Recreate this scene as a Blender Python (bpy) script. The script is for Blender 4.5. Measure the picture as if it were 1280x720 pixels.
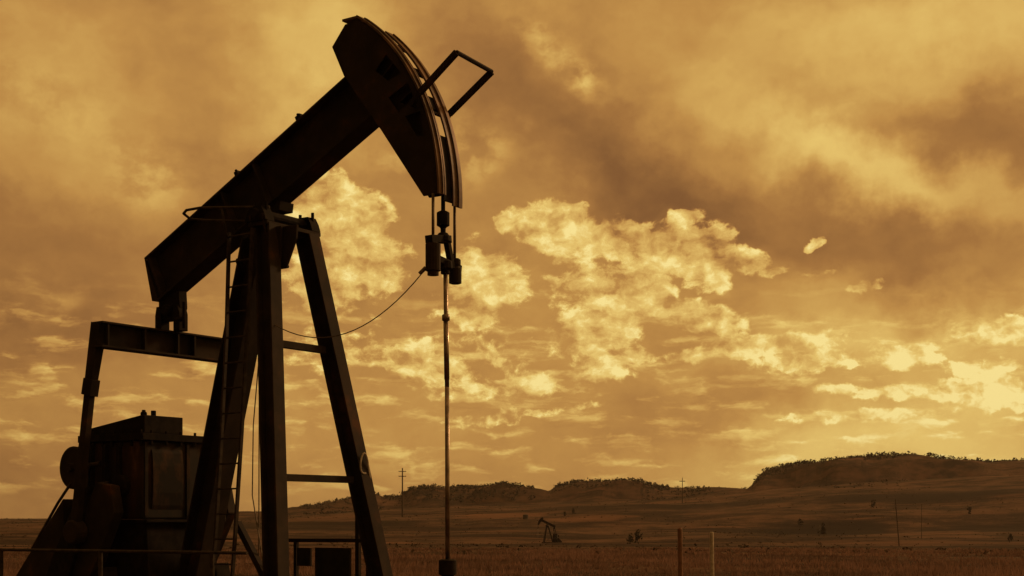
import bpy, bmesh, math, random
from mathutils import Vector, Matrix, noise as mnoise
random.seed(7)
sc = bpy.context.scene
for o in list(bpy.data.objects): bpy.data.objects.remove(o)
C = sc.collection
PI = math.pi; R = math.radians
# ------------------------------------------------------------------ camera
cam = bpy.data.cameras.new('camera'); co = bpy.data.objects.new('camera', cam); C.objects.link(co)
co.location = (0, 0, 1.6); co.rotation_euler = (R(90), 0, 0)
cam.sensor_width = 36; cam.lens = 36*1700/1280; cam.shift_y = (645-360)/1280
cam.clip_start = 0.1; cam.clip_end = 20000
sc.camera = co
sc.view_settings.view_transform = 'Standard'; sc.view_settings.look = 'None'
sc.view_settings.exposure = 0; sc.view_settings.gamma = 1
# ------------------------------------------------------------------ sun
SUN_AZ, SUN_EL = R(52), R(26)          # azimuth from +Y towards +X: behind the machine, to the right
sd = Vector((math.sin(SUN_AZ)*math.cos(SUN_EL), math.cos(SUN_AZ)*math.cos(SUN_EL), math.sin(SUN_EL)))
sl = bpy.data.lights.new('sun', 'SUN'); sl.energy = 1.25; sl.angle = R(10); sl.color = (1, .56, .24)
so = bpy.data.objects.new('sun', sl); C.objects.link(so); so.rotation_euler = sd.to_track_quat('Z', 'Y').to_euler()
so.location = (60, 60, 60)
# ------------------------------------------------------------------ sky
W = bpy.data.worlds.new('World'); sc.world = W; W.use_nodes = True
W.cycles.sampling_method = 'MANUAL'; W.cycles.sample_map_resolution = 512
nt = W.node_tree; nt.nodes.clear(); NN = nt.nodes; LK = nt.links

def put(sock, v):
    if hasattr(v, 'is_output') or isinstance(v, bpy.types.NodeSocket): LK.new(v, sock)
    else: sock.default_value = v
def M(op, a, b=0.0, c=None, clamp=False):
    n = NN.new('ShaderNodeMath'); n.operation = op; n.use_clamp = clamp
    put(n.inputs[0], a); put(n.inputs[1], b)
    if c is not None: put(n.inputs[2], c)
    return n.outputs[0]
def VM(op, a, b=None, s=None):
    n = NN.new('ShaderNodeVectorMath'); n.operation = op; put(n.inputs[0], a)
    if b is not None: put(n.inputs[1], b)
    if s is not None: n.inputs['Scale'].default_value = s
    return n.outputs['Value'] if op in ('LENGTH', 'DOT_PRODUCT') else n.outputs[0]
def sstep(x, a, b, lo=0.0, hi=1.0):
    n = NN.new('ShaderNodeMapRange'); n.interpolation_type = 'SMOOTHSTEP'
    put(n.inputs[0], x); n.inputs[1].default_value = a; n.inputs[2].default_value = b
    n.inputs[3].default_value = lo; n.inputs[4].default_value = hi
    return n.outputs[0]
def comb(x, y, z=0.0):
    n = NN.new('ShaderNodeCombineXYZ'); put(n.inputs[0], x); put(n.inputs[1], y); put(n.inputs[2], z); return n.outputs[0]
def fbm(v, scale, detail=6, rough=.55, col=False, dist=0.0):
    n = NN.new('ShaderNodeTexNoise'); n.noise_dimensions = '3D'
    LK.new(v, n.inputs['Vector']); n.inputs['Scale'].default_value = scale; n.inputs['Detail'].default_value = detail
    n.inputs['Roughness'].default_value = rough; n.inputs['Distortion'].default_value = dist
    return n.outputs['Color'] if col else n.outputs['Fac']

geo = NN.new('ShaderNodeTexCoord'); dirv = geo.outputs['Generated']
sx = NN.new('ShaderNodeSeparateXYZ'); LK.new(dirv, sx.inputs[0])
az = M('ARCTAN2', sx.outputs[0], sx.outputs[1]); el = M('ARCSINE', sx.outputs[2])
U = M('MULTIPLY', az, 17.0); V = M('MULTIPLY', el, 17.0)
P = comb(U, V)
def sky_pt(x, y):                       # a bearing and height read off the photograph -> azimuth/elevation in sky units
    a = math.atan((x-640)/1700); e = math.atan((645-y)/1700*math.cos(a)); return a*17, e*17
w1 = VM('SCALE', VM('SUBTRACT', fbm(P, .9, 5, .6, True), (.5, .5, .5)), s=1.5)
w2 = VM('SCALE', VM('SUBTRACT', fbm(P, 4.5, 3, .6, True), (.5, .5, .5)), s=.14)
PS = VM('ADD', P, w1)
PC = VM('ADD', VM('ADD', P, w2), VM('SCALE', w1, s=.12))
def blob(src, x, y, rx, ry, rot=0, prev=None):
    cx, cy = sky_pt(x, y)
    if prev is not None:                # makes each patch wait for the last one, which keeps the shader's stack small
        q = NN.new('ShaderNodeVectorMath'); q.operation = 'MULTIPLY_ADD'
        LK.new(prev, q.inputs[0]); q.inputs[1].default_value = (1e-6,)*3; LK.new(src, q.inputs[2]); src = q.outputs[0]
    n = NN.new('ShaderNodeMapping'); n.vector_type = 'TEXTURE'
    LK.new(src, n.inputs[0]); n.inputs[1].default_value = (cx, cy, 0)
    n.inputs[2].default_value = (0, 0, R(rot)); n.inputs[3].default_value = (rx/100, ry/100, 1)
    return sstep(VM('LENGTH', n.outputs[0]), 0.0, 1.0, 1.0, 0.0)
# broad light and dark masses of the high overcast: x, y, rx, ry, tilt, strength
SOFT = [(400, 50, 130, 150, -20, .30), (150, 110, 260, 150, -30, .06), (60, 60, 200, 60, -25, .10), (60, 175, 190, 90, -20, .12),
        (90, 320, 260, 150, 0, -.12), (20, 400, 200, 60, 0, -.12), (250, 190, 160, 60, -25, -.06),
        (330, 150, 120, 60, 30, .05), (560, 40, 160, 70, 0, .02), (600, 110, 110, 90, -20, -.07),
        (760, 190, 270, 80, -38, -.20), (700, 345, 120, 60, 0, .02), (1060, 560, 260, 70, 14, .10), (960, 285, 340, 70, -14, -.15), (1180, 320, 260, 60, -8, -.08), (940, 390, 240, 60, 0, .03), (1200, 380, 240, 60, 0, .06),
        (850, 70, 300, 100, -25, .08), (1010, 170, 210, 60, -28, .24), (1130, 225, 200, 40, -25, .18), (1200, 20, 300, 100, 0, .27),
        (1255, 175, 150, 65, -10, -.17), (1120, 110, 160, 50, -30, .02), (1040, 30, 200, 60, -10, .08),
        (1200, 470, 380, 120, 4, .20), (1160, 590, 380, 80, 0, .22), (780, 590, 330, 80, 0, .02), (860, 520, 220, 60, 5, -.08),
        (1010, 480, 200, 50, 5, -.04), (60, 610, 260, 80, 0, -.10), (450, 560, 260, 120, 0, .03), (640, 470, 220, 120, 0, .03),
        (1080, 425, 260, 30, 8, .14), (200, 490, 260, 60, 0, .02)]
base = M('MULTIPLY_ADD', M('SUBTRACT', fbm(PS, .55, 6, .48), .5), .17, .46)
for (x, y, rx, ry, ro, a) in SOFT:
    base = M('MULTIPLY_ADD', blob(PS, x, y, rx*1.15, ry*1.25, ro, base), a, base)
# fine feathering of the overcast
feather = fbm(VM('MULTIPLY', VM('ADD', P, VM('SCALE', w1, s=.6)), (1.0, 1.7, 1)), 1.5, 6, .52)
base = M('MULTIPLY_ADD', M('SUBTRACT', feather, .5), .17, base)
# lit from the upper right: difference of one noise field with itself moved
PN = VM('MULTIPLY', PC, (1, 1.4, 1))
nA = fbm(PN, 1.25, 9, .60); nB = fbm(VM('ADD', PN, (.11, .16, 0)), 1.25, 9, .60)
relief = M('SUBTRACT', nA, nB)
base = M('MULTIPLY_ADD', relief, .10, base)
WISP = [(185, 222, 60, 50, -40, .26), (694, 66, 80, 26, -38, .30), (728, 98, 34, 24, -30, .24), (592, 190, 55, 50, 20, .30), (30, 350, 60, 30, 0, .10), (12, 396, 44, 22, 10, .24),
        (75, 376, 40, 16, 10, .16), (750, 206, 20, 9, 0, .20), (650, 156, 22, 12, 0, .12), (60, 130, 120, 50, -30, .10), (500, 200, 60, 20, 0, .15), (1050, 135, 60, 16, 10, .10)]
wn = sstep(nA, .38, .62)
for (x, y, rx, ry, ro, a) in WISP:
    base = M('MULTIPLY_ADD', M('MULTIPLY', blob(PC, x, y, rx*1.2, ry*1.2, ro, base), wn), a, base)
# heaped clouds with hard bright rims
CUM = [(700, 282, 70, 34, 5, 1.1), (770, 296, 80, 30, -5, 1), (850, 312, 70, 34, 0, 1.15), (886, 322, 46, 42, 0, 1.2), (932, 330, 34, 17, 0, 1),
       (800, 365, 46, 46, 20, 1.1), (745, 360, 90, 40, 0, .72), (740, 415, 80, 34, 10, .95), (650, 272, 44, 18, 15, .8), (612, 340, 70, 46, -15, .95), (590, 385, 70, 34, 0, .8),
       (868, 398, 70, 24, -12, .95), (425, 285, 80, 62, -30, 1.25), (470, 325, 60, 42, -30, 1.2), (410, 350, 70, 50, 0, .8),
       (858, 270, 26, 14, 0, .8), (1018, 304, 20, 8, 30, .52), (1075, 359, 34, 9, 16, .75), (965, 342, 28, 8, 5, .75), (1020, 343, 30, 8, 0, .7),
       (670, 480, 150, 22, 6, .62), (560, 455, 130, 40, 0, .55), (420, 440, 120, 40, 0, .5), (640, 520, 130, 14, 8, .55),
       (800, 445, 110, 16, 8, .7), (930, 434, 220, 15, 4, .85), (1010, 452, 80, 18, 0, .7), (1110, 445, 90, 20, 0, .75), (1250, 415, 80, 22, 0, 1.0),
       (1180, 487, 160, 13, 0, .85), (1150, 432, 130, 12, 8, .8), (1260, 492, 90, 24, 0, .9), (1250, 455, 80, 18, 0, .7),
       (1100, 520, 160, 12, 0, .65), (400, 380, 90, 30, -10, .5)]
D = None
for (x, y, rx, ry, ro, a) in CUM:
    b = M('MULTIPLY', blob(PC, x, y, rx*1.35, ry*1.45, ro, base if D is None else D), a)
    D = b if D is None else M('SMOOTH_MAX', D, b, .12)
Dn = M('ADD', D, M('MULTIPLY', M('SUBTRACT', nA, .5), 1.7))
Dn = M('MULTIPLY', Dn, sstep(D, 0.02, .22))
mask = M('MULTIPLY', sstep(M('MULTIPLY_ADD', relief, 1.2, Dn), .25, .52), sstep(D, .05, .26))
cum = M('ADD', M('MULTIPLY_ADD', sstep(D, .1, 1.0), .07, .68), M('MULTIPLY', relief, 1.9))
cum = M('MULTIPLY_ADD', M('SUBTRACT', nA, .5), .35, cum)
cum = M('ADD', cum, M('MULTIPLY', M('SUBTRACT', base, .45), .38))
L = M('ADD', M('MULTIPLY', base, M('SUBTRACT', 1.0, mask)), M('MULTIPLY', cum, mask))
# flat banks of small cloud low over the plain
PL = VM('ADD', VM('MULTIPLY', P, (.75, 3.1, 1)), VM('SCALE', w1, s=.5))
lA = fbm(PL, 1.5, 7, .58); lB = fbm(VM('ADD', PL, (.10, .30, 0)), 1.5, 7, .58)
lowreg = M('MULTIPLY', sstep(V, .0, .5), sstep(V, 2.0, 3.0, 1.0, 0.0))
lmask = M('MULTIPLY', M('MULTIPLY', sstep(lA, .48, .62), lowreg), M('SUBTRACT', 1.0, M('MULTIPLY', mask, .6)))
lmask = M('MULTIPLY', lmask, sstep(U, -1.0, 4.5, .75, .55))
L = M('ADD', L, M('MULTIPLY', lmask, M('ADD', .08, M('MULTIPLY', M('SUBTRACT', lA, lB), 1.6))))
# physical sky shining through the overcast; only its brightness is used, the light of the whole scene is amber
sky = NN.new('ShaderNodeTexSky'); sky.sky_type = 'NISHITA'; sky.sun_disc = False
sky.sun_elevation = SUN_EL; sky.sun_rotation = SUN_AZ
bw = NN.new('ShaderNodeRGBToBW'); LK.new(sky.outputs[0], bw.inputs[0])
nis = M('MULTIPLY', M('MINIMUM', bw.outputs[0], 12.0), .012)
L = M('ADD', L, M('SUBTRACT', nis, .05), clamp=True)
ramp = NN.new('ShaderNodeValToRGB'); LK.new(L, ramp.inputs[0]); cr = ramp.color_ramp
def lin(c): return tuple(((v/255+.055)/1.055)**2.4 if v/255 > .04045 else v/255/12.92 for v in c)+(1,)
stops = [(0, (92, 58, 34)), (.2, (130, 88, 50)), (.38, (163, 114, 61)), (.52, (190, 140, 73)), (.68, (212, 168, 90)), (.85, (232, 196, 110)), (1, (250, 226, 146))]
cr.elements[0].position = 0; cr.elements[0].color = lin(stops[0][1]); cr.elements[1].position = 1; cr.elements[1].color = lin(stops[-1][1])
for p_, c_ in stops[1:-1]:
    e = cr.elements.new(p_); e.color = lin(c_)
# the sky is bright round the low sun and dull on the side away from it
glow = sstep(VM('DOT_PRODUCT', dirv, tuple(sd)), -.4, .45, .22, 1.0)
below = sstep(sx.outputs[2], -.12, -.01, .12, 1.0)
bg = NN.new('ShaderNodeBackground'); LK.new(ramp.outputs[0], bg.inputs[0]); LK.new(M('MULTIPLY', glow, below), bg.inputs[1])
ow = NN.new('ShaderNodeOutputWorld'); LK.new(bg.outputs[0], ow.inputs[0])

# ------------------------------------------------------------------ materials
def mat(name, c1, c2, scale=3, rough=.7, metal=0.0, bump=.0, c3=None, stretch=(1, 1, 1), lo=.4, hi=.6, spec=.3):
    m = bpy.data.materials.new(name); m.use_nodes = True; t = m.node_tree; b = t.nodes['Principled BSDF']
    tc = t.nodes.new('ShaderNodeTexCoord'); mp = t.nodes.new('ShaderNodeMapping'); mp.inputs[3].default_value = stretch
    t.links.new(tc.outputs['Object'], mp.inputs[0])
    n = t.nodes.new('ShaderNodeTexNoise'); n.inputs['Scale'].default_value = scale; n.inputs['Detail'].default_value = 8; n.inputs['Roughness'].default_value = .6
    t.links.new(mp.outputs[0], n.inputs['Vector'])
    r = t.nodes.new('ShaderNodeValToRGB'); r.color_ramp.elements[0].position = lo; r.color_ramp.elements[1].position = hi
    r.color_ramp.elements[0].color = (*c1, 1); r.color_ramp.elements[1].color = (*c2, 1)
    if c3:
        e = r.color_ramp.elements.new(min(.98, hi+.12)); e.color = (*c3, 1)
    t.links.new(n.outputs['Fac'], r.inputs[0]); t.links.new(r.outputs[0], b.inputs['Base Color'])
    b.inputs['Roughness'].default_value = rough; b.inputs['Metallic'].default_value = metal; b.inputs['Specular IOR Level'].default_value = spec
    if bump:
        bp = t.nodes.new('ShaderNodeBump'); bp.inputs['Strength'].default_value = bump; bp.inputs['Distance'].default_value = .02
        t.links.new(n.outputs['Fac'], bp.inputs['Height']); t.links.new(bp.outputs[0], b.inputs['Normal'])
    return m
STEEL = mat('weathered_steel_paint', (.024, .019, .016), (.046, .032, .024), 2.2, .75, bump=.2, c3=(.10, .045, .022), spec=.15)
FLANGE = mat('sunlit_head_face_steel', (.10, .065, .045), (.24, .145, .09), 5, .5, metal=.2, stretch=(1, 1, .35), bump=.1)  # head face lightened from the other steel; its sunlit tone is in the colour
RUSTY = mat('rusty_reducer_case', (.014, .011, .010), (.05, .024, .012), 1.6, .7, bump=.3, c3=(.16, .075, .03), stretch=(1.3, 1.3, .6), lo=.45, hi=.62)
BLACK = mat('greasy_black_iron', (.012, .010, .009), (.025, .019, .015), 6, .8, spec=.12)
ROPE = mat('wire_rope', (.10, .08, .06), (.18, .14, .10), 30, .5, metal=.4)
ROD = mat('polished_rod_steel', (.22, .18, .15), (.40, .33, .27), 8, .3, metal=.8)
PIPE = mat('galvanised_pipe', (.025, .019, .016), (.06, .042, .030), 8, .7)
WOODP = mat('weathered_pole_wood', (.05, .035, .028), (.10, .07, .05), 6, .9, stretch=(1, 1, .2))
ORANGE = mat('faded_orange_paint', (.20, .11, .075), (.30, .16, .10), 8, .7)
PALE = mat('chalky_white_paint', (.45, .40, .34), (.72, .66, .56), 9, .7)
BOARD = mat('dark_sign_board', (.02, .017, .015), (.035, .028, .024), 5, .8)
GREYBOARD = mat('dull_grey_board', (.07, .06, .05), (.11, .09, .08), 5, .8)
LEAF = mat('juniper_foliage', (.035, .028, .018), (.085, .062, .038), .35, .9)
SAGE = mat('sagebrush_leaf', (.06, .045, .032), (.13, .09, .06), .3, .9)

def ground_material():
    m = bpy.data.materials.new('dry_prairie_ground'); m.use_nodes = True; t = m.node_tree; b = t.nodes['Principled BSDF']
    g = t.nodes.new('ShaderNodeNewGeometry')
    def nz(scale, detail, st=(1, 1, 1), rough=.6):
        mp = t.nodes.new('ShaderNodeMapping'); mp.inputs[3].default_value = st; t.links.new(g.outputs['Position'], mp.inputs[0])
        n = t.nodes.new('ShaderNodeTexNoise'); n.inputs['Scale'].default_value = scale; n.inputs['Detail'].default_value = detail
        n.inputs['Roughness'].default_value = rough; t.links.new(mp.outputs[0], n.inputs['Vector']); return n.outputs['Fac']
    def ramp_(f, a, ca, b_, cb):
        r = t.nodes.new('ShaderNodeValToRGB'); r.color_ramp.elements[0].position = a; r.color_ramp.elements[1].position = b_
        r.color_ramp.elements[0].color = (*ca, 1); r.color_ramp.elements[1].color = (*cb, 1); t.links.new(f, r.inputs[0]); return r.outputs[0]
    def mix(f, a, b_, mode='MIX'):
        x = t.nodes.new('ShaderNodeMix'); x.data_type = 'RGBA'; x.blend_type = mode
        if isinstance(f, float): x.inputs[0].default_value = f
        else: t.links.new(f, x.inputs[0])
        t.links.new(a, x.inputs[6]); t.links.new(b_, x.inputs[7]); return x.outputs[2]
    big = nz(.022, 8, (.6, 1.1, 1)); mid = nz(.10, 10, (.55, .6, 1), .72); fine = nz(.9, 8)
    grass = ramp_(mid, .41, (.050, .034, .026), .59, (.170, .102, .072))
    dark = ramp_(fine, .35, (.018, .012, .009), .65, (.060, .036, .026))
    col = mix(ramp_(big, .47, (0, 0, 0), .58, (1, 1, 1)), grass, dark)
    col = mix(.75, col, ramp_(fine, .30, (.55, .55, .55), .70, (1.25, 1.2, 1.15)), 'MULTIPLY')
    pale = nz(.05, 5, (.25, 1.3, 1)); 
    t2 = ramp_(pale, .58, (0, 0, 0), .66, (.55, .55, .55))
    rgb = t.nodes.new('ShaderNodeRGB'); rgb.outputs[0].default_value = (.22, .115, .075, 1)
    col = mix(t2, col, rgb.outputs[0])
    # patches of bare pale soil and of dark brush at their own places on the plain
    wn = t.nodes.new('ShaderNodeTexNoise'); wn.inputs['Scale'].default_value = .05; wn.inputs['Detail'].default_value = 6; t.links.new(g.outputs['Position'], wn.inputs['Vector'])
    ws = t.nodes.new('ShaderNodeVectorMath'); ws.operation = 'MULTIPLY_ADD'; t.links.new(wn.outputs['Color'], ws.inputs[0]); ws.inputs[1].default_value = (40, 40, 0)
    wo = t.nodes.new('ShaderNodeVectorMath'); wo.operation = 'ADD'; t.links.new(g.outputs['Position'], wo.inputs[0]); wo.inputs[1].default_value = (-20, -20, 0); t.links.new(wo.outputs[0], ws.inputs[2])
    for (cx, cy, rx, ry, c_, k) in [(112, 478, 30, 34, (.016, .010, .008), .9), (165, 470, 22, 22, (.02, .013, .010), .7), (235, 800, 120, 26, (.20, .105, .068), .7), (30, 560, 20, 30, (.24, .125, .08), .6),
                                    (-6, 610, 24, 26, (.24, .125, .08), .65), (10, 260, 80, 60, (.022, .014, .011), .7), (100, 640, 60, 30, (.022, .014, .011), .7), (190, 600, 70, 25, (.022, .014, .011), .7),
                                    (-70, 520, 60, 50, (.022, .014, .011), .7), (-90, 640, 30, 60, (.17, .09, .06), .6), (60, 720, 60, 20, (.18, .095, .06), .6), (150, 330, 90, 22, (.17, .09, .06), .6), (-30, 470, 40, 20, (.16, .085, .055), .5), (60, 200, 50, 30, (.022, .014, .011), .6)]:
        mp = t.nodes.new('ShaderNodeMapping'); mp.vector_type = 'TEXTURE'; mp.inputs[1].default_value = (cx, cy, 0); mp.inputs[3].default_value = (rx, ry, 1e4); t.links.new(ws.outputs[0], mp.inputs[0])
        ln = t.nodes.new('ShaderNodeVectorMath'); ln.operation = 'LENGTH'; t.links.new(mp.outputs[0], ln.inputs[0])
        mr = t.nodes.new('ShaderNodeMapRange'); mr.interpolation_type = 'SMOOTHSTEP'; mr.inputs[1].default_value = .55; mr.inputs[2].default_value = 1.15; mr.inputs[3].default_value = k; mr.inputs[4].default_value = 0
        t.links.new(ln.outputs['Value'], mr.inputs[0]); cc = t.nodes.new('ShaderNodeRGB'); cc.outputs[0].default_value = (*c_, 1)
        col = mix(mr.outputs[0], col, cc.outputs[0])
    # steep slopes show bare clay broken by brush
    sp = t.nodes.new('ShaderNodeSeparateXYZ'); t.links.new(g.outputs['True Normal'], sp.inputs[0])
    steep = ramp_(sp.outputs[2], .86, (1, 1, 1), .97, (0, 0, 0))
    clay = ramp_(nz(.08, 8), .40, (.034, .022, .016), .60, (.125, .070, .048))
    col = mix(steep, col, clay)
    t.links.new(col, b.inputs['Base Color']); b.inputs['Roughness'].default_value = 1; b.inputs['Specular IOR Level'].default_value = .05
    bp = t.nodes.new('ShaderNodeBump'); bp.inputs['Strength'].default_value = .8; bp.inputs['Distance'].default_value = .15
    t.links.new(fine, bp.inputs['Height']); t.links.new(bp.outputs[0], b.inputs['Normal'])
    return m
GROUND = ground_material()

# ------------------------------------------------------------------ mesh helpers
class MB:
    def __init__(s): s.v = []; s.f = []
    def add(s, vs, fs):
        k = len(s.v); s.v += [tuple(v) for v in vs]; s.f += [tuple(i+k for i in f) for f in fs]; return s
    def box(s, x0, x1, y0, y1, z0, z1):
        vs = [(x, y, z) for x in (x0, x1) for y in (y0, y1) for z in (z0, z1)]
        return s.add(vs, [(0, 1, 3, 2), (4, 6, 7, 5), (0, 4, 5, 1), (2, 3, 7, 6), (0, 2, 6, 4), (1, 5, 7, 3)])
    def bar(s, p0, p1, side, w, d, w1=None, d1=None):
        """rectangular bar p0->p1; w across 'side', d across the remaining direction"""
        p0, p1 = Vector(p0), Vector(p1); ax = (p1-p0).normalized(); sv = Vector(side); sv = (sv-ax*sv.dot(ax)).normalized(); nv = ax.cross(sv)
        vs = []
        for p, a, b in ((p0, w, d), (p1, w1 or w, d1 or d)):
            for i, j in ((-1, -1), (1, -1), (1, 1), (-1, 1)): vs.append(p+sv*a/2*i+nv*b/2*j)
        return s.add(vs, [(3, 2, 1, 0), (4, 5, 6, 7), (0, 1, 5, 4), (1, 2, 6, 5), (2, 3, 7, 6), (3, 0, 4, 7)])
    def hbeam(s, p0, p1, side, w, d, tf=.03, tw=.03):
        """rolled section: flanges w wide across 'side', d apart"""
        p0, p1 = Vector(p0), Vector(p1); ax = (p1-p0).normalized(); sv = Vector(side); sv = (sv-ax*sv.dot(ax)).normalized(); nv = ax.cross(sv)
        for q in (-1, 1):
            o = nv*q*(d-tf)/2; s.bar(p0+o, p1+o, sv, w, tf)
        return s.bar(p0, p1, sv, tw, d-2*tf-.002)
    def tube(s, pts, r, seg=8, closed=False):
        pts = [Vector(p) for p in pts]; n = len(pts); base = len(s.v); prev = None
        for i, p in enumerate(pts):
            a = pts[(i-1) % n] if (closed or i > 0) else p; b = pts[(i+1) % n] if (closed or i < n-1) else p
            t = (b-a).normalized()
            if prev is None:
                u = t.cross(Vector((0, 0, 1)));
                if u.length < .1: u = t.cross(Vector((1, 0, 0)))
            else: u = prev-t*prev.dot(t)
            u.normalize(); prev = u; w = t.cross(u); rr = r[i] if isinstance(r, (list, tuple)) else r
            for k in range(seg):
                an = 2*PI*k/seg; s.v.append(tuple(p+u*math.cos(an)*rr+w*math.sin(an)*rr))
        for i in range(n if closed else n-1):
            for k in range(seg):
                a = base+i*seg+k; b = base+i*seg+(k+1) % seg; c = base+((i+1) % n)*seg+(k+1) % seg; d = base+((i+1) % n)*seg+k
                s.f.append((a, b, c, d))
        if not closed:
            s.f.append(tuple(base+k for k in reversed(range(seg)))); s.f.append(tuple(base+(n-1)*seg+k for k in range(seg)))
        return s
    def lathe(s, p0, axis, prof, seg=16):
        """prof: list of (distance along axis, radius)"""
        ax = Vector(axis).normalized(); p0 = Vector(p0); n0 = len(s.v)
        u = ax.cross(Vector((0, 0, 1)));
        if u.length < .1: u = ax.cross(Vector((1, 0, 0)))
        u.normalize(); w = ax.cross(u)
        for h, r in prof:
            for k in range(seg):
                an = 2*PI*k/seg; s.v.append(tuple(p0+ax*h+(u*math.cos(an)+w*math.sin(an))*r))
        for i in range(len(prof)-1):
            for k in range(seg):
                a = n0+i*seg+k; b = n0+i*seg+(k+1) % seg; s.f.append((a, b, b+seg, a+seg))
        s.f.append(tuple(n0+k for k in reversed(range(seg)))); s.f.append(tuple(n0+(len(prof)-1)*seg+k for k in range(seg)))
        return s
    def prism(s, pts, y0, y1):
        """outline in the x-z plane, thickness along y"""
        n = len(pts); vs = [(x, y0, z) for x, z in pts]+[(x, y1, z) for x, z in pts]
        return s.add(vs, [tuple(range(n)), tuple(range(2*n-1, n-1, -1))]+[(i, i+n, (i+1) % n+n, (i+1) % n) for i in range(n)])
    def build(s, name, m, parent=None, bevel=0, smooth=False):
        me = bpy.data.meshes.new(name); me.from_pydata(s.v, [], s.f)
        bm = bmesh.new(); bm.from_mesh(me); bmesh.ops.recalc_face_normals(bm, faces=bm.faces); bm.to_mesh(me); bm.free()
        if smooth:
            for p in me.polygons: p.use_smooth = len(p.vertices) == 4
        me.materials.append(m); o = bpy.data.objects.new(name, me); C.objects.link(o)
        if parent: o.parent = parent
        if bevel:
            b = o.modifiers.new('bevel', 'BEVEL'); b.width = bevel; b.segments = 2; b.limit_method = 'ANGLE'
        return o
def tag(o, label=None, cat=None, group=None, kind=None):
    if label: o['label'] = label
    if cat: o['category'] = cat
    if group: o['group'] = group
    if kind: o['kind'] = kind
    return o
def empty(name, loc, rz=0):
    o = bpy.data.objects.new(name, None); C.objects.link(o); o.location = loc; o.rotation_euler = (0, 0, rz); o.empty_display_size = .3; return o

# ------------------------------------------------------------------ terrain
def interp(x, pts):
    if x <= pts[0][0]: return pts[0][1]
    for (a, b), (c, d) in zip(pts, pts[1:]):
        if x <= c: return b+(d-b)*(x-a)/(c-a)
    return pts[-1][1]
def ss(x, a, b):
    t = min(1, max(0, (x-a)/(b-a))); return t*t*(3-2*t)
# height of the prairie swell (700 m off) and of the buttes behind it, by bearing (in 1/1700 of a unit tangent from due north)
SWELL = [(-1200, 6), (-640, -1.5), (-580, -1.5), (-380, 0), (-300, 1.5), (-160, 4.5), (60, 8.5), (210, 11), (310, 15.5), (460, 19.5), (640, 22.5), (1200, 23)]
BUTTE = [(-1200, 3), (-640, -3), (-560, -3), (-420, -1), (-380, 1), (-300, 4), (-240, 9), (-200, 12.5), (-172, 15.5), (-160, 13), (-140, 12.5), (-124, 18), (-100, 20), (-80, 19),
         (-60, 20.5), (-30, 21), (-8, 22.5), (20, 18.5), (50, 17), (58, 21), (80, 24), (160, 24.5), (182, 21.5), (215, 20.5), (300, 19), (306, 25), (318, 31), (340, 35.5), (385, 36),
         (420, 40), (465, 42.5), (495, 41), (540, 37), (600, 35.5), (640, 36.5), (900, 38), (1200, 30)]
def height(x, y):
    r = math.hypot(x, y)
    if r < 1e-3: return 0
    a = math.atan2(x, y); q = 1700*math.tan(max(-.62, min(.62, a)))
    if abs(a) > .62: q = math.copysign(1200, a)
    s = interp(q, SWELL); sw = s
    b = interp(r, [(0, 0), (36, 0), (100, -1.05), (200, -3), (340, -5), (500, -3.2), (640, -3.2+(sw+3.2)*.62), (760, sw), (860, sw+.2)])
    if r > 860: b = sw+.2
    nz = mnoise.fractal(Vector((x*.012, y*.012, 3.1)), 1.0, 2.0, 4)
    h = b + nz*1.6*ss(r, 90, 420)*(1-ss(r, 900, 1300)*.5)
    e = mnoise.fractal(Vector((x*.022, y*.022, 9.4)), 1.0, 2.0, 4)
    top = max(0, interp(q+e*6, BUTTE)-sw+1)
    hb = top*ss(r+e*28, 850, 930)*(1-ss(r, 1150, 1500))
    h += hb*(1+e*.05) + e*.5*(1 if hb > 1 else 0)
    h = h*(1-ss(r, 1300, 2000)) + (-4)*ss(r, 1300, 2000)
    if r < 60: h += .05*mnoise.noise(Vector((x*.3, y*.3, 0)))
    return h
azs = [R(a) for a in [-180+i*6 for i in range(24)]] + [R(-37+i*.2) for i in range(371)] + [R(42+i*6) for i in range(23)]
rs = [1.5*(1.02785**i) for i in range(281)]
vs = [(0, 0, height(0, 0))]; fs = []
for r in rs:
    for a in azs:
        x, y = r*math.sin(a), r*math.cos(a); vs.append((x, y, height(x, y)))
na = len(azs)
for k in range(na): fs.append((0, 1+(k+1) % na, 1+k))
for i in range(len(rs)-1):
    for k in range(na):
        a = 1+i*na+k; b = 1+i*na+(k+1) % na; fs.append((a, b, b+na, a+na))
me = bpy.data.meshes.new('ground'); me.from_pydata(vs, [], fs); me.materials.append(GROUND)
for p in me.polygons: p.use_smooth = True
gr = bpy.data.objects.new('ground', me); C.objects.link(gr)
bm = bmesh.new(); bm.from_mesh(me); bmesh.ops.recalc_face_normals(bm, faces=bm.faces)
if bm.faces[0].normal.z < 0: bmesh.ops.reverse_faces(bm, faces=bm.faces)
bm.to_mesh(me); bm.free()
tag(gr, kind='structure')
def at(px, r): # point of the ground on a bearing at a distance
    x = (px-640)/1700*r; return Vector((x, r, height(x, r)))

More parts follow.
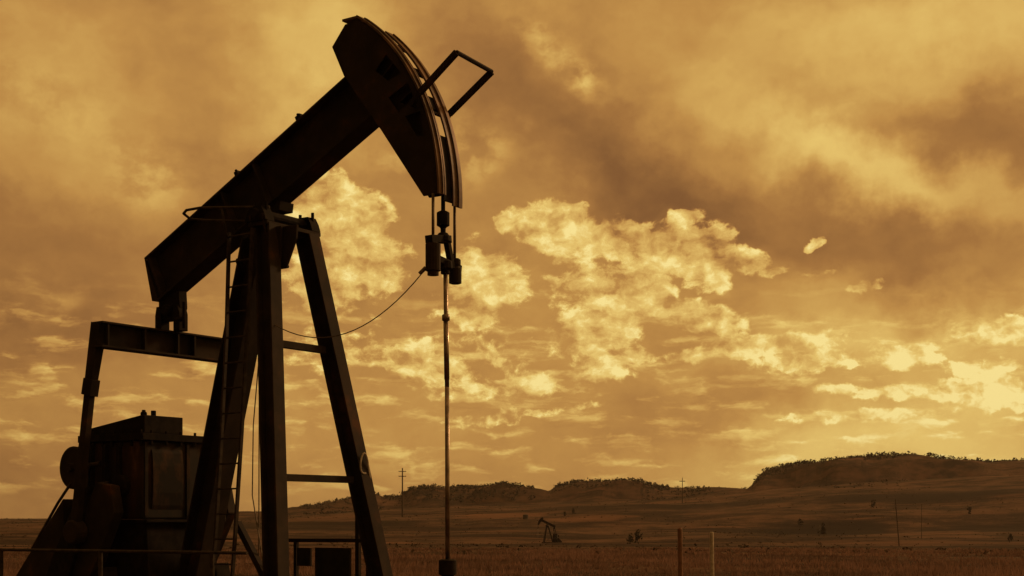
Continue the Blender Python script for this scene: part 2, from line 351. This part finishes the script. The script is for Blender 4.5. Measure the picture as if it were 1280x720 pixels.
# ------------------------------------------------------------------ pumpjack
PHI = .6157; H0 = 5.80; RA = 3.116; AL = .4535
P0 = Vector((-3.346, 19.686, 0))
bdir = Vector((math.cos(AL), 0, math.sin(AL))); ndir = Vector((-math.sin(AL), 0, math.cos(AL))); piv = Vector((0, 0, H0)); T = Vector((0, 1, 0))
def B(b, t, n): return piv+bdir*b+T*t+ndir*n
def legp(side, z): # point on a front leg's axis
    k = (5.72-z)/5.72; return Vector((.13+.97*k, side*(.40+.76*k), z))
def make_pumpjack():
    root = empty('pumpjack', P0, -PHI)
    tag(root, 'big dark steel pumpjack in the foreground with its horsehead raised', 'pumpjack', 'pumpjacks on the prairie')
    # skid
    m = MB()
    for y in (-.55, .55): m.hbeam((-4.8, y, .22), (1.7, y, .22), (0, 1, 0), .2, .32)
    for x in (-4.6, -3.2, -1.9, -.4, 1.2): m.bar((x, -1.25, .21), (x, 1.25, .21), (1, 0, 0), .16, .22)
    m.build('base_skid', STEEL, root)
    # samson post
    for s in (-1, 1):
        MB().hbeam(legp(s, .0), legp(s, 5.70), (0, 1, 0), .22, .29).build('front_leg', STEEL, root, .006)
    lg = MB().hbeam((-1.92, -.08, 0), (-.30, -.10, 5.66), (0, 1, 0), .36, .42).build('rear_leg', STEEL, root, .006)
    for z in (4.02, 2.13):
        a, b = legp(-1, z), legp(1, z); a.x -= .02; b.x -= .02
        MB().bar(a+T*.15, b-T*.15, (0, 0, 1), .10, .09).build('cross_brace', STEEL, root, .004)
    z = 1.42
    MB().bar((-.42, -.45, 1.50), (.35, -.45, .45), (0, 1, 0), .09, .09).build('diagonal_brace', STEEL, root)
    # head plate, saddle
    m = MB(); m.box(-.12, .26, -.53, .56, 5.705, 5.76)
    for s in (-1, 1):
        for x in (-.05, .20): m.tube([(x, s*.50, 5.60), (x, s*.56, 5.86)], .022, 6)
    m.prism([(-.35, 5.70), (.38, 5.70), (.02, 5.08), (-.25, 5.08)], -.27, -.22)
    m.prism([(-.32, 5.69), (.38, 5.69), (.36, 5.22), (-.06, 5.22)], -.38, -.34)
    m.prism([(-.05, 5.70), (.62, 5.69), (.60, 5.50), (.42, 5.14), (.30, 5.14)], -.31, -.27)
    m.build('post_head', STEEL, root, .004)
    m = MB()
    for s in (-1, 1):
        m.prism([(-.16, 5.765), (.26, 5.765), (.22, 5.88), (.16, 5.98), (-.04, 5.98), (-.12, 5.88)], s*.47-.09, s*.47+.09)
        for x in (-.07, .18): m.tube([(x, s*.47, 5.86), (x, s*.47, 6.05)], .025, 6)
    m.lathe((.06, -.60, 5.87), (0, 1, 0), [(0, .06), (.04, .08), (1.16, .08), (1.20, .06)], 14)
    sb = m.build('saddle_bearing', BLACK, root, .004)
    for (x, y, zz) in ((-.45, -.30, 5.30), (.30, -.30, 5.12)):
        m = MB(); m.lathe((x-.12, y, zz), (1, 0, 0), [(0, .05), (.06, .05), (.07, .025), (.26, .025)], 8); m.tube([(x-.05, y, zz-.09), (x-.05, y, zz+.09)], .022, 6)
        m.build('clamp_bolt', BLACK, root)
    # walking beam
    LR, LH, h0, d, wb = 2.60, 2.35, .30, .765, .165
    m = MB(); m.hbeam(B(-LR, 0, h0+d/2), B(LH, 0, h0+d/2), (0, 1, 0), 2*wb, d, .035, .03)
    wbm = m.build('walking_beam', STEEL, root, .005)
    MB().prism([(-2.795, 5.59), (-2.62, 4.93), (-2.475, 4.925)], -.16, .16).build('tail_plate', STEEL, wbm)
    for b0 in (-.72, .02, -2.52):
        for s in (-1, 1): MB().bar(B(b0, s*.088, h0+.037), B(b0, s*.088, h0+d-.037), (0, 1, 0), .13, .03 if b0 > -2 else .06).build('stiffener', STEEL, wbm)
    for b0, w_ in ((1.05, .10), (-.35, .07)):
        m = MB(); m.bar(B(b0, -.06, h0+d+.002), B(b0, -.06, h0+d+.09), (0, 1, 0), .12, w_); m.tube([B(b0-.01, -.08, h0+d+.08), B(b0-.01, -.08, h0+d+.13)], .02, 6)
        m.build('grease_fitting', BLACK, wbm)
    m = MB()      # saddle chair under the beam
    m.prism([(-.30, 5.99), (.12, 5.99), (.14, 6.12), (-.26, 5.97)], -.15, .12)
    m.build('saddle_chair', BLACK, wbm)
    # equaliser bearing below the tail
    m = MB()
    m.prism([(-2.56, 4.93), (-2.10, 5.06), (-2.08, 4.80), (-2.16, 4.62), (-2.48, 4.62), (-2.56, 4.76)], -.08, .08)
    m.lathe((-2.32, -.20, 4.76), (0, 1, 0), [(0, .06), (.04, .09), (.36, .09), (.40, .06)], 14)
    for x in (-2.54, -2.12):
        m.prism([(x-.07, 4.44), (x+.07, 4.44), (x+.07, 4.70), (x+.02, 4.84), (x-.04, 4.84), (x-.07, 4.70)], -.11, .06)
    m.tube([(-1.93, -.12, 4.46), (-1.93, -.12, 4.86)], .03, 6); m.tube([(-2.10, -.12, 4.60), (-1.93, -.12, 4.60)], .04, 6)
    m.build('equalizer_bearing', BLACK, root, .006)
    m = MB(); m.hbeam((-2.32, -1.42, 4.255), (-2.32, 1.42, 4.255), (1, 0, 0), .24, .38, .03, .03)
    eq = m.build('equalizer', STEEL, root, .004)
    for y in (-.62, .02, .35, -1.30, 1.30):
        mm = MB(); mm.bar((-2.26, y, 4.10), (-2.26, y, 4.41), (0, 1, 0), .03, .10); mm.build('stiffener', STEEL, eq)
    # pitmans, cranks
    for s in (-1, 1):
        y = s*1.34
        m = MB(); m.bar((-2.37, y, 4.43), (-2.57, y, 3.55), (1, 0, 0), .20, .16, .15, .13)
        m.bar((-2.545, y, 3.62), (-2.60, y, 3.38), (1, 0, 0), .20, .16)
        m.bar((-2.60, y, 3.40), (-2.93, y, 1.40), (1, 0, 0), .13, .11)
        m.lathe((-2.93, y-.1, 1.36), (0, 1, 0), [(0, .16), (.02, .18), (.18, .18), (.2, .16)], 16)
        m.build('pitman_arm', STEEL, root, .008)
        m = MB(); yc = s*1.12
        m.prism([(-2.30, 2.05), (-2.62, 2.10), (-3.20, 1.15), (-3.62, .35), (-3.10, .22), (-2.60, .95), (-2.20, 1.65)], yc-.09, yc+.09)
        cr_ = m.build('crank', STEEL, root, .01)
        m = MB()
        m.prism([(-2.75, 2.05), (-3.10, 1.72), (-3.60, .95), (-3.95, .30), (-3.70, .12), (-3.40, .25), (-3.02, 1.05)], yc-.16, yc+.16)
        m.build('counterweight', BLACK, cr_, .02); m = MB()
        m.prism([(-2.45, .85), (-2.35, .42), (-2.75, .10), (-3.15, .02), (-3.05, .18)], yc-.16, yc+.16)
        m.build('counterweight', BLACK, cr_, .02)
    # gear reducer
    m = MB()
    m.box(-3.36, -1.96, -.88, .34, 1.55, 2.72)
    gb = m.build('gear_reducer', RUSTY, root, .03)
    m = MB(); m.box(-3.42, -1.90, -.93, .38, 2.725, 2.83)
    for i in range(7): m.tube([(-3.30+i*.22, -.90, 2.64), (-3.30+i*.22, -.90, 2.88)], .022, 6)
    for i in range(5): m.tube([(-1.925, -.75+i*.28, 2.66), (-1.925, -.75+i*.28, 2.875)], .022, 6)
    m.build('case_flange', BLACK, gb, .005)
    m = MB(); m.prism([(-3.34, 2.835), (-3.34, 2.93), (-2.05, 3.10), (-1.98, 3.10), (-1.98, 2.835)], -.84, -.10)
    m.lathe((-2.16, -.70, 3.09), (0, 0, 1), [(0, .05), (.06, .05), (.07, .03), (.10, .03)], 8); m.lathe((-2.06, -.60, 3.09), (0, 0, 1), [(0, .04), (.09, .04)], 8)
    m.build('top_cover', BLACK, gb, .01)
    m = MB(); m.prism([(-1.957, 1.70), (-1.94, 1.76), (-1.92, 1.95), (-1.92, 2.35), (-1.94, 2.54), (-1.957, 2.60)], -.72, -.14)
    m.box(-2.0, -1.935, -.86, -.80, 1.6, 2.7); m.box(-2.0, -1.935, -.06, 0, 1.6, 2.7)
    m.build('end_cap', mat('rust_streaked_end_cap', (.014, .010, .008), (.06, .028, .013), 3.2, .8, bump=.3, c3=(.17, .075, .03), stretch=(1, 1.2, .7), lo=.47, hi=.60), gb)
    for x in (-3.10, -2.78, -2.46): MB().box(x-.03, x+.03, -.95, -.882, 1.6, 2.68).build('case_rib', BLACK, gb)
    m = MB(); m.box(-3.0, -2.10, .39, .90, 1.5, 2.60); m.lathe((-2.4, -.98, 2.05), (0, 1, 0), [(0, .16), (2.0, .16)], 16)
    m.build('shaft_housing', BLACK, gb, .02)
    m = MB(); m.prism([(-3.3, .40), (-1.92, .40), (-1.98, 1.50), (-3.2, 1.50)], -.80, .50); m.box(-3.32, -1.9, -.86, .52, 1.50, 1.545)
    m.build('pedestal', BLACK, root, .01)
    m = MB(); m.lathe((-3.44, -1.02, 2.34), (0, 1, 0), [(0, .30), (.02, .33), (.05, .33), (.08, .30), (.12, .33), (.15, .33), (.17, .30)], 28)
    m.lathe((-3.44, -1.10, 2.34), (0, 1, 0), [(0, .07), (.40, .07)], 12)
    m.build('brake_drum', STEEL, root)
    for x, z1 in ((-3.28, 2.05), (-3.12, 2.30), (-2.90, 2.0)):
        MB().tube([(x, -1.0, .6), (x, -1.0, z1), (x+.05, -.97, z1+.08), (x+.20, -.90, z1+.10)], .032, 8).build('oil_line', PIPE, root)
    # belt guard with its stay bar
    m = MB(); m.prism([(-3.34, 1.86), (-4.66, .52), (-4.66, .36), (-3.25, .36)], -1.26, -1.02); m.build('belt_guard', STEEL, root, .01)
    m = MB(); m.tube([(-3.30, -1.14, 2.10), (-3.62, -1.14, 1.80), (-4.30, -1.14, 1.05)], .022, 8)
    m.build('stay_bar', PIPE, root)
    # ladder on the near side of the post
    LA = [(.3, -.82), (.97, -.74), (2.6, -.60), (4.06, -.49), (5.66, -.43)]; LB = [(.3, -.41), (.74, -.36), (2.96, -.16), (5.6, .04)]
    def itp(z, t):
        for (a, b), (c, d) in zip(t, t[1:]):
            if z <= c or (c, d) == t[-1]: return b+(d-b)*(z-a)/(c-a)
    def lad(z): return Vector((itp(z, LA), -.60, z)), Vector((itp(z, LB), -.60, z))
    ld = MB()
    for q in (0, 1):
        pts = [lad(z)[q] for z in (5.66, 4.2, 2.8, 1.4, .3)]
        for a, b in zip(pts, pts[1:]): ld.bar(a, b, (0, 1, 0), .05, .035)
    ldo = ld.build('ladder', PIPE, root)
    zz = .55
    while zz < 5.6:
        a, b = lad(zz); MB().tube([a, b], .014, 6).build('rung', PIPE, ldo); zz += .36
    # hoop rail at the ladder's head
    c0, c1, c2, c3 = (Vector(p) for p in ((-.70, -.98, 5.97), (.20, -.42, 5.97), (-.30, .20, 5.93), (-1.12, -.52, 5.93)))
    lp = [c1, c0+(c1-c0)*.05, c0+Vector((-.22, .02, 0)), c0+Vector((-.42, .14, 0)), c3+Vector((-.06, -.14, 0)), c3+(c2-c3)*.06, c2]
    m = MB(); m.tube(lp, .020, 8)
    for p in (c0+(c1-c0)*.35,): m.tube([p, p+Vector((.03, .05, -.35)), Vector((-.44, -.60, 5.55))], .016, 6)
    m.build('hoop_rail', PIPE, root, smooth=True)
    # horsehead
    th1 = .985
    n_ = 26; arc = [(RA*math.cos(th1*i/n_), H0+RA*math.sin(th1*i/n_)) for i in range(n_+1)]
    r_in = RA-.045; arci = [(r_in*math.cos(th1*i/n_), H0+r_in*math.sin(th1*i/n_)) for i in range(n_+1)]
    outline = arci+[(1.46, 8.34), (1.22, 8.08), (1.44, 7.64), (2.10, 6.80), (2.84, 5.80)]
    def polar(r, th): return (r*math.cos(th), H0+r*math.sin(th))
    holes = [[polar(2.70, .735), polar(2.96, .735), polar(2.98, .60), polar(2.76, .63)],
             [polar(2.64, .56), polar(3.0, .54), polar(2.98, .46), polar(2.68, .45)],
             [polar(2.76, .41), polar(3.0, .385), polar(2.95, .27), polar(2.84, .29)]]
    def cheek(y0, y1, hs):
        bm = bmesh.new(); edges = []
        for loop in [outline]+hs:
            v = [bm.verts.new((x, y0, z)) for x, z in loop]
            for i in range(len(v)): edges.append(bm.edges.new((v[i], v[(i+1) % len(v)])))
        bmesh.ops.triangle_fill(bm, edges=edges, use_beauty=True)
        g = bmesh.ops.extrude_face_region(bm, geom=list(bm.faces))
        bmesh.ops.translate(bm, vec=(0, y1-y0, 0), verts=[x for x in g['geom'] if isinstance(x, bmesh.types.BMVert)])
        me = bpy.data.meshes.new('c'); bmesh.ops.recalc_face_normals(bm, faces=bm.faces); bm.to_mesh(me); bm.free(); return me
    def join(mb, me):
        mb.add([v.co for v in me.vertices], [tuple(p.vertices) for p in me.polygons]); bpy.data.meshes.remove(me)
    m = MB(); join(m, cheek(-.235, -.220, holes)); join(m, cheek(-.115, -.100, []))
    back = [(1.46, 8.34), (1.22, 8.08), (1.44, 7.64)]
    m.bar((1.47, -.167, 8.33), (1.24, -.167, 8.09), (0, 1, 0), .10, .015)
    m.bar((1.24, -.167, 8.06), (1.45, -.167, 7.66), (0, 1, 0), .10, .015)
    for th in (.50, .43, .68):
        a, b = polar(2.75 if th < .6 else 2.6, th), polar(r_in-.01, th); m.bar((a[0], -.167, a[1]), (b[0], -.167, b[1]), (0, 1, 0), .10, .012)
    hh = m.build('horsehead', STEEL, root)
    def strip(y0, y1, t0, t1, ro, ri, n=26):
        m = MB(); A = [t0+(t1-t0)*i/n for i in range(n+1)]; v = []; f = []
        for th in A:
            for r in (ri, ro):
                for y in (y0, y1): x, z_ = polar(r, th); v.append((x, y, z_))
        for i in range(n):
            k = 4*i
            for (a, b) in ((0, 1), (1, 3), (3, 2), (2, 0)): f.append((k+a, k+b, k+b+4, k+a+4))
        f += [(0, 1, 3, 2), (4*n, 4*n+2, 4*n+3, 4*n+1)]
        return m.add(v, f)
    m = strip(-.25, -.10, 0, 1.0, RA, RA-.030)
    x = strip(-.19, -.17, 0, .97, RA+.022, RA+.002); m.add(x.v, x.f)
    x = strip(-.155, -.140, 0, .97, RA+.022, RA+.002); m.add(x.v, x.f)
    m.bar((1.70, -.10, 8.395), (1.42, -.10, 8.40), (0, 1, 0), .30, .03)
    m.build('face_strip', FLANGE, hh)
    m = strip(.055, .25, -.035, .90, RA, RA-.028)
    x = strip(.15, .17, -.035, .88, RA+.022, RA+.002); m.add(x.v, x.f)
    m.build('face_strip', FLANGE, hh)
    # sky shows through these slots
    solid = [(-.02, .27), (.40, .465), (.59, .63), (.77, .80)]
    for a, b in solid:
        strip(-.098, .20, a, b, RA-.034, RA-.07, 5).build('spacer_plate', BLACK, hh)
    # U-shaped guard frame standing out from the head
    a0, a1, b1, b0 = (2.86, -.33, 7.13), (3.48, -.35, 7.53), (3.45, .45, 7.50), (2.74, .45, 7.06)
    m = MB(); m.bar(a0, a1, (0, 1, 0), .06, .07); m.bar(b0, b1, (0, 1, 0), .06, .07); m.tube([a1, b1], .03, 8)
    m.bar((2.70, -.30, 7.02), (2.70, .47, 7.02), (1, 0, 0), .05, .05); m.bar((2.70, .45, 7.02), b0, (0, 1, 0), .06, .05); m.bar((2.70, -.30, 7.02), a0, (0, 1, 0), .05, .05)
    m.build('guard_frame', STEEL, hh)
    # bridle
    for y in (-.245, .215):
        zb = 5.12 if y < 0 else 5.00
        MB().tube([(3.01, y, 5.81), (3.01, y, zb)], .020, 8).build('bridle_cable', ROPE, root, smooth=True)
    m = MB(); m.tube([(3.0, -.02, 6.2), (3.0, -.02, 5.60)], .028, 8)
    m.lathe((3.0, -.02, 5.62), (0, 0, -1), [(0, .05), (.02, .085), (.19, .085), (.21, .05), (.23, .035), (.28, .035), (.29, .06), (.34, .10), (.40, .11), (.42, .06)], 14)
    m.build('rod_clamp', BLACK, root, smooth=False)
    m = MB()
    m.lathe((3.01, -.245, 5.17), (0, 0, -1), [(0, .06), (.02, .10), (.37, .10), (.38, .075), (.43, .075)], 16)
    m.build('load_cylinder', STEEL, root)
    m = MB()
    m.lathe((3.02, .215, 5.03), (0, 0, -1), [(0, .05), (.02, .075), (.09, .075), (.10, .06), (.14, .085), (.33, .085), (.34, .06)], 16)
    m.build('load_cylinder', STEEL, root)
    m = MB(); m.bar((3.01, -.34, 5.20), (3.01, .08, 5.26), (0, 0, 1), .10, .12); m.bar((3.01, -.30, 4.98), (3.01, .30, 4.90), (0, 0, 1), .09, .12)
    m.bar((3.02, .02, 5.28), (3.03, .12, 4.92), (1, 0, 0), .08, .07); m.lathe((3.02, 0, 4.96), (0, 0, -1), [(0, .09), (.10, .10), (.12, .06), (.17, .06)], 12)
    m.build('carrier_bar', BLACK, root, .008)
    m = MB(); m.tube([(3.02, 0, 4.95), (3.05, 0, 3.3)], .030, 12)
    m.lathe((3.03, 0, 4.26), (0, 0, -1), [(0, .035), (.01, .052), (.08, .052), (.09, .035)], 12)
    m.tube([(3.031, 0, 4.2), (3.047, 0, 3.4)], .036, 10)
    m.tube([(3.05, 0, 3.3), (3.06, 0, .8)], .030, 12)
    m.build('polished_rod', ROD, root, smooth=True)
    # loose lines
    def sag(p, q, s, n=18):
        p, q = Vector(p), Vector(q); return [p.lerp(q, i/n)-Vector((0, 0, s*4*(i/n)*(1-i/n))) for i in range(n+1)]
    m = MB(); m.tube(sag((2.92, -.34, 4.78), (.50, -.64, 4.26), .46), .0075, 5); m.tube([(2.93, -.30, 4.84), (2.88, -.36, 4.76)], .03, 6)
    m.build('slack_line', ROPE, root)
    m = MB(); m.tube(sag((-.08, -.35, 4.3), (-.02, -.42, .6), 0)[:], .009, 5).build('hanging_line', ROPE, root); m = MB(); m.tube([(-.02, -.33, 4.6), (-.15, -.40, 2.9), (-.15, -.42, 1.9), (.12, -.44, .8)], .009, 5)
    m.build('hanging_line', ROPE, root)
    m = MB(); c = legp(1, 2.35)+Vector((.16, -.02, 0)); m.tube([c+Vector((.01, .085*math.cos(k*PI/8), .15*math.sin(k*PI/8)-.02*math.cos(k*PI/4))) for k in range(14)], .013, 6)
    m.tube([c+Vector((.01, .08, .02)), c+Vector((.01, .13, -.2))], .012, 6)
    m.build('wire_coil', PALE, root)
    return root
pj = make_pumpjack()
def kids(o): return [c for c in list(bpy.data.objects) if c.parent == o]
def copy_tree(o, parent=None):
    c = o.copy(); C.objects.link(c); c.parent = parent
    for ch in kids(o): copy_tree(ch, c)
    return c
far = copy_tree(pj); p = at(684, 335); far.location = (p.x, p.y, p.z-.1); far.rotation_euler = (0, 0, R(168)); far.scale = (.76,)*3
tag(far, 'tiny far-off pumpjack out on the prairie, facing left, right of the rod', 'pumpjack', 'pumpjacks on the prairie')

# ------------------------------------------------------------------ wellhead
wx = P0.x+3.06*math.cos(PHI); wy = P0.y-3.06*math.sin(PHI)
w = empty('wellhead', (wx, wy, 0))
tag(w, 'dark stuffing box of the wellhead that the polished rod drops into', 'wellhead')
MB().lathe((0, 0, 1.03), (0, 0, -1), [(0, .09), (.015, .118), (.20, .118), (.21, .085), (.30, .085)], 20).build('stuffing_box', BLACK, w)
m = MB().lathe((0, 0, .73), (0, 0, -1), [(0, .08), (.03, .17), (.07, .17), (.08, .09), (.30, .09), (.31, .20), (.37, .20), (.38, .13), (.75, .13)], 20); m.build('casing_head', STEEL, w)
m = MB().tube([(.05, 0, .58), (.7, .1, .58)], .05, 10); m.lathe((.45, .07, .58), (1, .15, 0), [(0, .09), (.12, .09)], 12); m.build('flow_line', PIPE, w)

# ------------------------------------------------------------------ guard rails round the machine
def loc(a, t, z=0): return Vector((P0.x+a*math.cos(PHI)+t*math.sin(PHI), P0.y-a*math.sin(PHI)+t*math.cos(PHI), z))
near = empty('guard_rail', loc(-4.5, -2.0), -PHI)
tag(near, 'thin pipe guard rail on the near side of the machine, below the gearbox', 'railing', 'pipe guard rails round the pumpjack')
MB().tube([(-.6, 0, 1.09), (5.9, 0, 1.13)], .022, 8).build('top_rail', PIPE, near)
MB().tube([(-.6, 0, .55), (5.9, 0, .58)], .020, 8).build('middle_rail', PIPE, near)
for a in (.70, 3.0, 5.25): MB().tube([(a, 0, 0), (a, 0, 1.12)], .030, 8).build('post', PIPE, near)
fr = empty('guard_rail', loc(-4.5, 1.8), -PHI)
tag(fr, 'dark guard rail seen between the two front legs, with boards hung below it', 'railing', 'pipe guard rails round the pumpjack')
MB().bar((2.3, 0, 1.20), (4.75, 0, 1.22), (0, 0, 1), .06, .05).build('top_rail', STEEL, fr)
for a, h_ in ((2.4, 1.2), (3.05, 1.2), (4.60, 1.2)): MB().bar((a, 0, 0), (a, 0, h_), (1, 0, 0), .06, .06).build('post', STEEL, fr)
MB().bar((4.33, .06, 0), (4.33, .06, 2.02), (1, 0, 0), .075, .06).build('tall_post', STEEL, fr)
def on_rail(a): return loc(-4.5+a, 1.73)
b_ = MB().box(-.37, .37, -.02, .02, -.62, 0).build('sign_board', BOARD); b_.location = (*on_rail(3.92)[:2], 1.10); b_.rotation_euler = (0, 0, -PHI)
tag(b_, 'large dark blank board hung on the rail beside the far front leg', 'board')
b_ = MB().box(-.15, .15, -.015, .015, -.29, 0).build('sign_board', BOARD); b_.location = (*on_rail(3.30)[:2], 1.09); b_.rotation_euler = (0, 0, -PHI)
tag(b_, 'small square board on the rail just right of the near front leg', 'board')

# ------------------------------------------------------------------ posts in the grass
def stake(px, r, top, rad, m_, label):
    p = at(px, r); o = MB().lathe((0, 0, -.2), (0, 0, 1), [(0, rad), (top-p.z+.17, rad), (top-p.z+.2, rad*.6)], 10).build('marker_post', m_)
    o.location = p; o.rotation_euler = (0, R(-.9), 0); tag(o, label, 'post', 'marker posts in the grass'); return o
stake(851, 31, 1.33, .055, ORANGE, 'faded reddish marker post standing left of the white one')
stake(890.5, 32, 1.23, .048, PALE, 'white marker post standing in the grass, right of the reddish one')

def pole(px, r, ytop, rad, arms, label, lean=0, ins=True):
    p = at(px, r); h = 1.6+(645-ytop)/1700*r-p.z
    root = empty('utility_pole', p, R(8)); root.rotation_euler = (0, R(lean), R(8))
    tag(root, label, 'utility pole', 'utility poles on the prairie')
    MB().lathe((0, 0, -.5), (0, 0, 1), [(0, rad*1.2), (h+.5, rad*.75)], 10).build('pole', WOODP, root)
    for dz, w_ in arms:
        MB().bar((-w_/2, rad, h-dz), (w_/2, rad, h-dz), (0, 0, 1), .28, .18).build('crossarm', WOODP, root)
        for k in (-.45, -.2, .2, .45): MB().lathe((k*w_, rad, h-dz+.14), (0, 0, 1), [(0, .05), (.1, .12), (.2, .12), (.25, .06)], 8).build('insulator', GREYBOARD, root)
pole(503, 620, 585, .34, [(1.6, 3.4), (3.8, 3.4)], 'far utility pole with two crossarms on the skyline left of the rod')
pole(853, 700, 597, .20, [(1.9, 3.0)], 'thin utility pole with one crossarm on the skyline, above the reddish post')
pole(1124, 300, 624, .10, [], 'bare dark pole leaning slightly on the right-hand slope', -5)
pole(1152, 360, 630, .07, [], 'faint thin pole right of the leaning dark one', 0)

# small pale tank far off
p = at(657, 560); t_ = empty('storage_tank', p); tag(t_, 'small pale storage tank far out on the prairie, above the distant pumpjack', 'tank')
MB().lathe((0, 0, -.3), (0, 0, 1), [(0, 1.1), (2.0, 1.1)], 20).build('shell', GREYBOARD, t_); MB().lathe((0, 0, 1.7), (0, 0, 1), [(0, 1.18), (.3, .15)], 20).build('lid', GREYBOARD, t_)

# ------------------------------------------------------------------ vegetation
def clump(mb, c, rx, rz, n, leaf, rng, cone=0.0):
    """leaf-sized faces filling an uneven crown"""
    lobes = [(rng.uniform(-.5, .5), rng.uniform(-.5, .5), rng.uniform(.2, .8), rng.uniform(.4, .7)) for _ in range(4)]
    for _ in range(n):
        l = rng.choice(lobes); z = l[2]+rng.gauss(0, .22)
        z = max(.02, min(1.15, z)); k = l[3]*(1-cone*z)
        x = l[0]*(1-cone*z)+rng.gauss(0, .4)*k; y = l[1]*(1-cone*z)+rng.gauss(0, .4)*k
        p = Vector((c[0]+x*rx, c[1]+y*rx, c[2]+z*rz))
        a = Vector((rng.gauss(0, 1), rng.gauss(0, 1), rng.gauss(0, .7))).normalized()*leaf*rng.uniform(.5, 1.3)
        b = a.cross(Vector((rng.gauss(0, 1), rng.gauss(0, 1), rng.gauss(0, 1)))).normalized()*leaf*rng.uniform(.4, .9)
        mb.add([p-a, p+b, p+a, p-b], [(0, 1, 2, 3)])
rng = random.Random(11)
m = MB()
def patch(x0, x1, r0, r1, n, s0, s1):
    for _ in range(n):
        px = rng.uniform(x0, x1); p = at(px, rng.uniform(r0, r1)); s = rng.uniform(s0, s1)
        clump(m, p-Vector((0, 0, .3*s)), s*1.15, s*.95, 14, s*.27, rng, .35)
patch(480, 592, 880, 990, 320, 1.3, 2.8); patch(572, 668, 880, 990, 360, 1.3, 2.8); patch(692, 835, 895, 1000, 420, 1.3, 2.7)
patch(800, 890, 850, 930, 130, 1.2, 2.4); patch(942, 1010, 885, 1010, 260, 1.4, 2.6); patch(1000, 1180, 885, 990, 620, 1.3, 2.6); patch(1160, 1420, 875, 960, 620, 1.5, 3.2)
patch(380, 480, 800, 960, 160, 1.2, 2.6); patch(-200, 1500, 940, 1010, 420, 1.2, 2.2); patch(1085, 1125, 955, 1000, 26, 2.5, 3.6); patch(1030, 1140, 700, 800, 60, .8, 1.6)
o = m.build('juniper_wood', LEAF); tag(o, 'dark juniper scrub covering the far buttes and ridge tops', 'scrub', kind='stuff')
singles = [(788, 330, 2.6, 'dark upright bush on the plain, left of the two marker posts'), (798, 333, 3.0, 'taller dark bush close behind the upright one on the plain'), (1027, 420, 3.3, 'lone dark bush in the middle of the right-hand slope'),
           (1092, 560, 3.2, 'small dark bush high on the slope under the highest butte'), (1212, 520, 2.6, 'small round bush on the slope right of the leaning pole'),
           (716, 600, 2.4, 'low dark bush on the far plain right of the distant pumpjack'), (706, 590, 2.0, 'squat dark bush beside another on the far plain'), (1000, 500, 2.4, 'small bush left of the lone dark bush on the slope'),
           (1262, 330, 2.0, 'low spreading bush near the right edge of the plain')]
for (px, r, s, lab) in singles:
    p = at(px, r); t = empty('bush', p); tag(t, lab, 'bush', 'single bushes on the plain')
    m = MB(); clump(m, (0, 0, 0), s*.55, s, 90, s*.13, rng, .35); m.build('foliage', LEAF, t)
    m = MB()
    for k in range(3): m.tube([(0, 0, -.2), (rng.uniform(-.3, .3)*s, rng.uniform(-.3, .3)*s, s*.7)], [.07, .02], 5)
    m.build('stem', WOODP, t)
# sagebrush over the plain
m = MB()
for _ in range(6000):
    r = 75+725*rng.random()**.9; px = rng.uniform(-260, 1540)
    p = at(px, r)
    if mnoise.noise(Vector((p.x*.02, p.y*.012, 1))) < rng.uniform(-.4, .35): continue
    s = rng.uniform(.2, .5)*(1+r/700); clump(m, p-Vector((0, 0, .1)), s*1.2, s*.6, 7, s*.33, rng)
o = m.build('sagebrush', SAGE); tag(o, 'low dark sagebrush scattered over the prairie', 'sagebrush', kind='stuff')
# bunch grass in the foreground
GRASS = mat('dry_bunch_grass', (.15, .095, .075), (.30, .180, .140), .10, .95)
gt = GRASS.node_tree; pb = gt.nodes['Principled BSDF']; tr = gt.nodes.new('ShaderNodeBsdfTranslucent'); mx = gt.nodes.new('ShaderNodeMixShader'); mx.inputs[0].default_value = .45
src = pb.inputs['Base Color'].links[0].from_socket; gt.links.new(src, tr.inputs[0]); gt.links.new(pb.outputs[0], mx.inputs[1]); gt.links.new(tr.outputs[0], mx.inputs[2]); gt.links.new(mx.outputs[0], gt.nodes['Material Output'].inputs[0])
m = MB()
for _ in range(26000):
    r = math.exp(rng.uniform(math.log(27), math.log(150))); px = rng.uniform(-240, 1520)
    x = (px-640)/1700*r; z = height(x, r)
    d_ = mnoise.noise(Vector((x*.09, r*.05, 4)))
    if d_ < rng.uniform(-.7, .3): continue
    hgt = rng.uniform(.12, .34)*(1+.5*d_)
    for k in range(5):
        a = rng.uniform(0, 2*PI); w_ = .008+.0005*r; l = rng.uniform(.5, 1)*hgt; ox, oy = rng.gauss(0, .10), rng.gauss(0, .10); lean = rng.uniform(.1, .5)*l
        b0 = Vector((x+ox, r+oy, z-.03)); tp = b0+Vector((math.cos(a)*lean, math.sin(a)*lean, l)); s_ = Vector((-math.sin(a), math.cos(a), 0))*w_
        m.add([b0-s_, b0+s_, tp], [(0, 1, 2)])
o = m.build('dry_grass', GRASS); tag(o, 'dry bunch grass over the near prairie', 'grass', kind='stuff')

# thin evening haze over the plain
hm = bpy.data.materials.new('evening_haze'); hm.use_nodes = True; ht = hm.node_tree; ht.nodes.clear()
ho = ht.nodes.new('ShaderNodeOutputMaterial'); hv = ht.nodes.new('ShaderNodeVolumePrincipled'); hv.inputs['Color'].default_value = (.9, .85, .8, 1); hv.inputs['Density'].default_value = .00009; hv.inputs['Anisotropy'].default_value = .3
ht.links.new(hv.outputs[0], ho.inputs['Volume'])
hb = MB().box(-3600, 3600, -3600, 3600, -14, 75).build('haze', hm); tag(hb, 'thin amber evening haze lying over the plain', 'haze', kind='stuff')
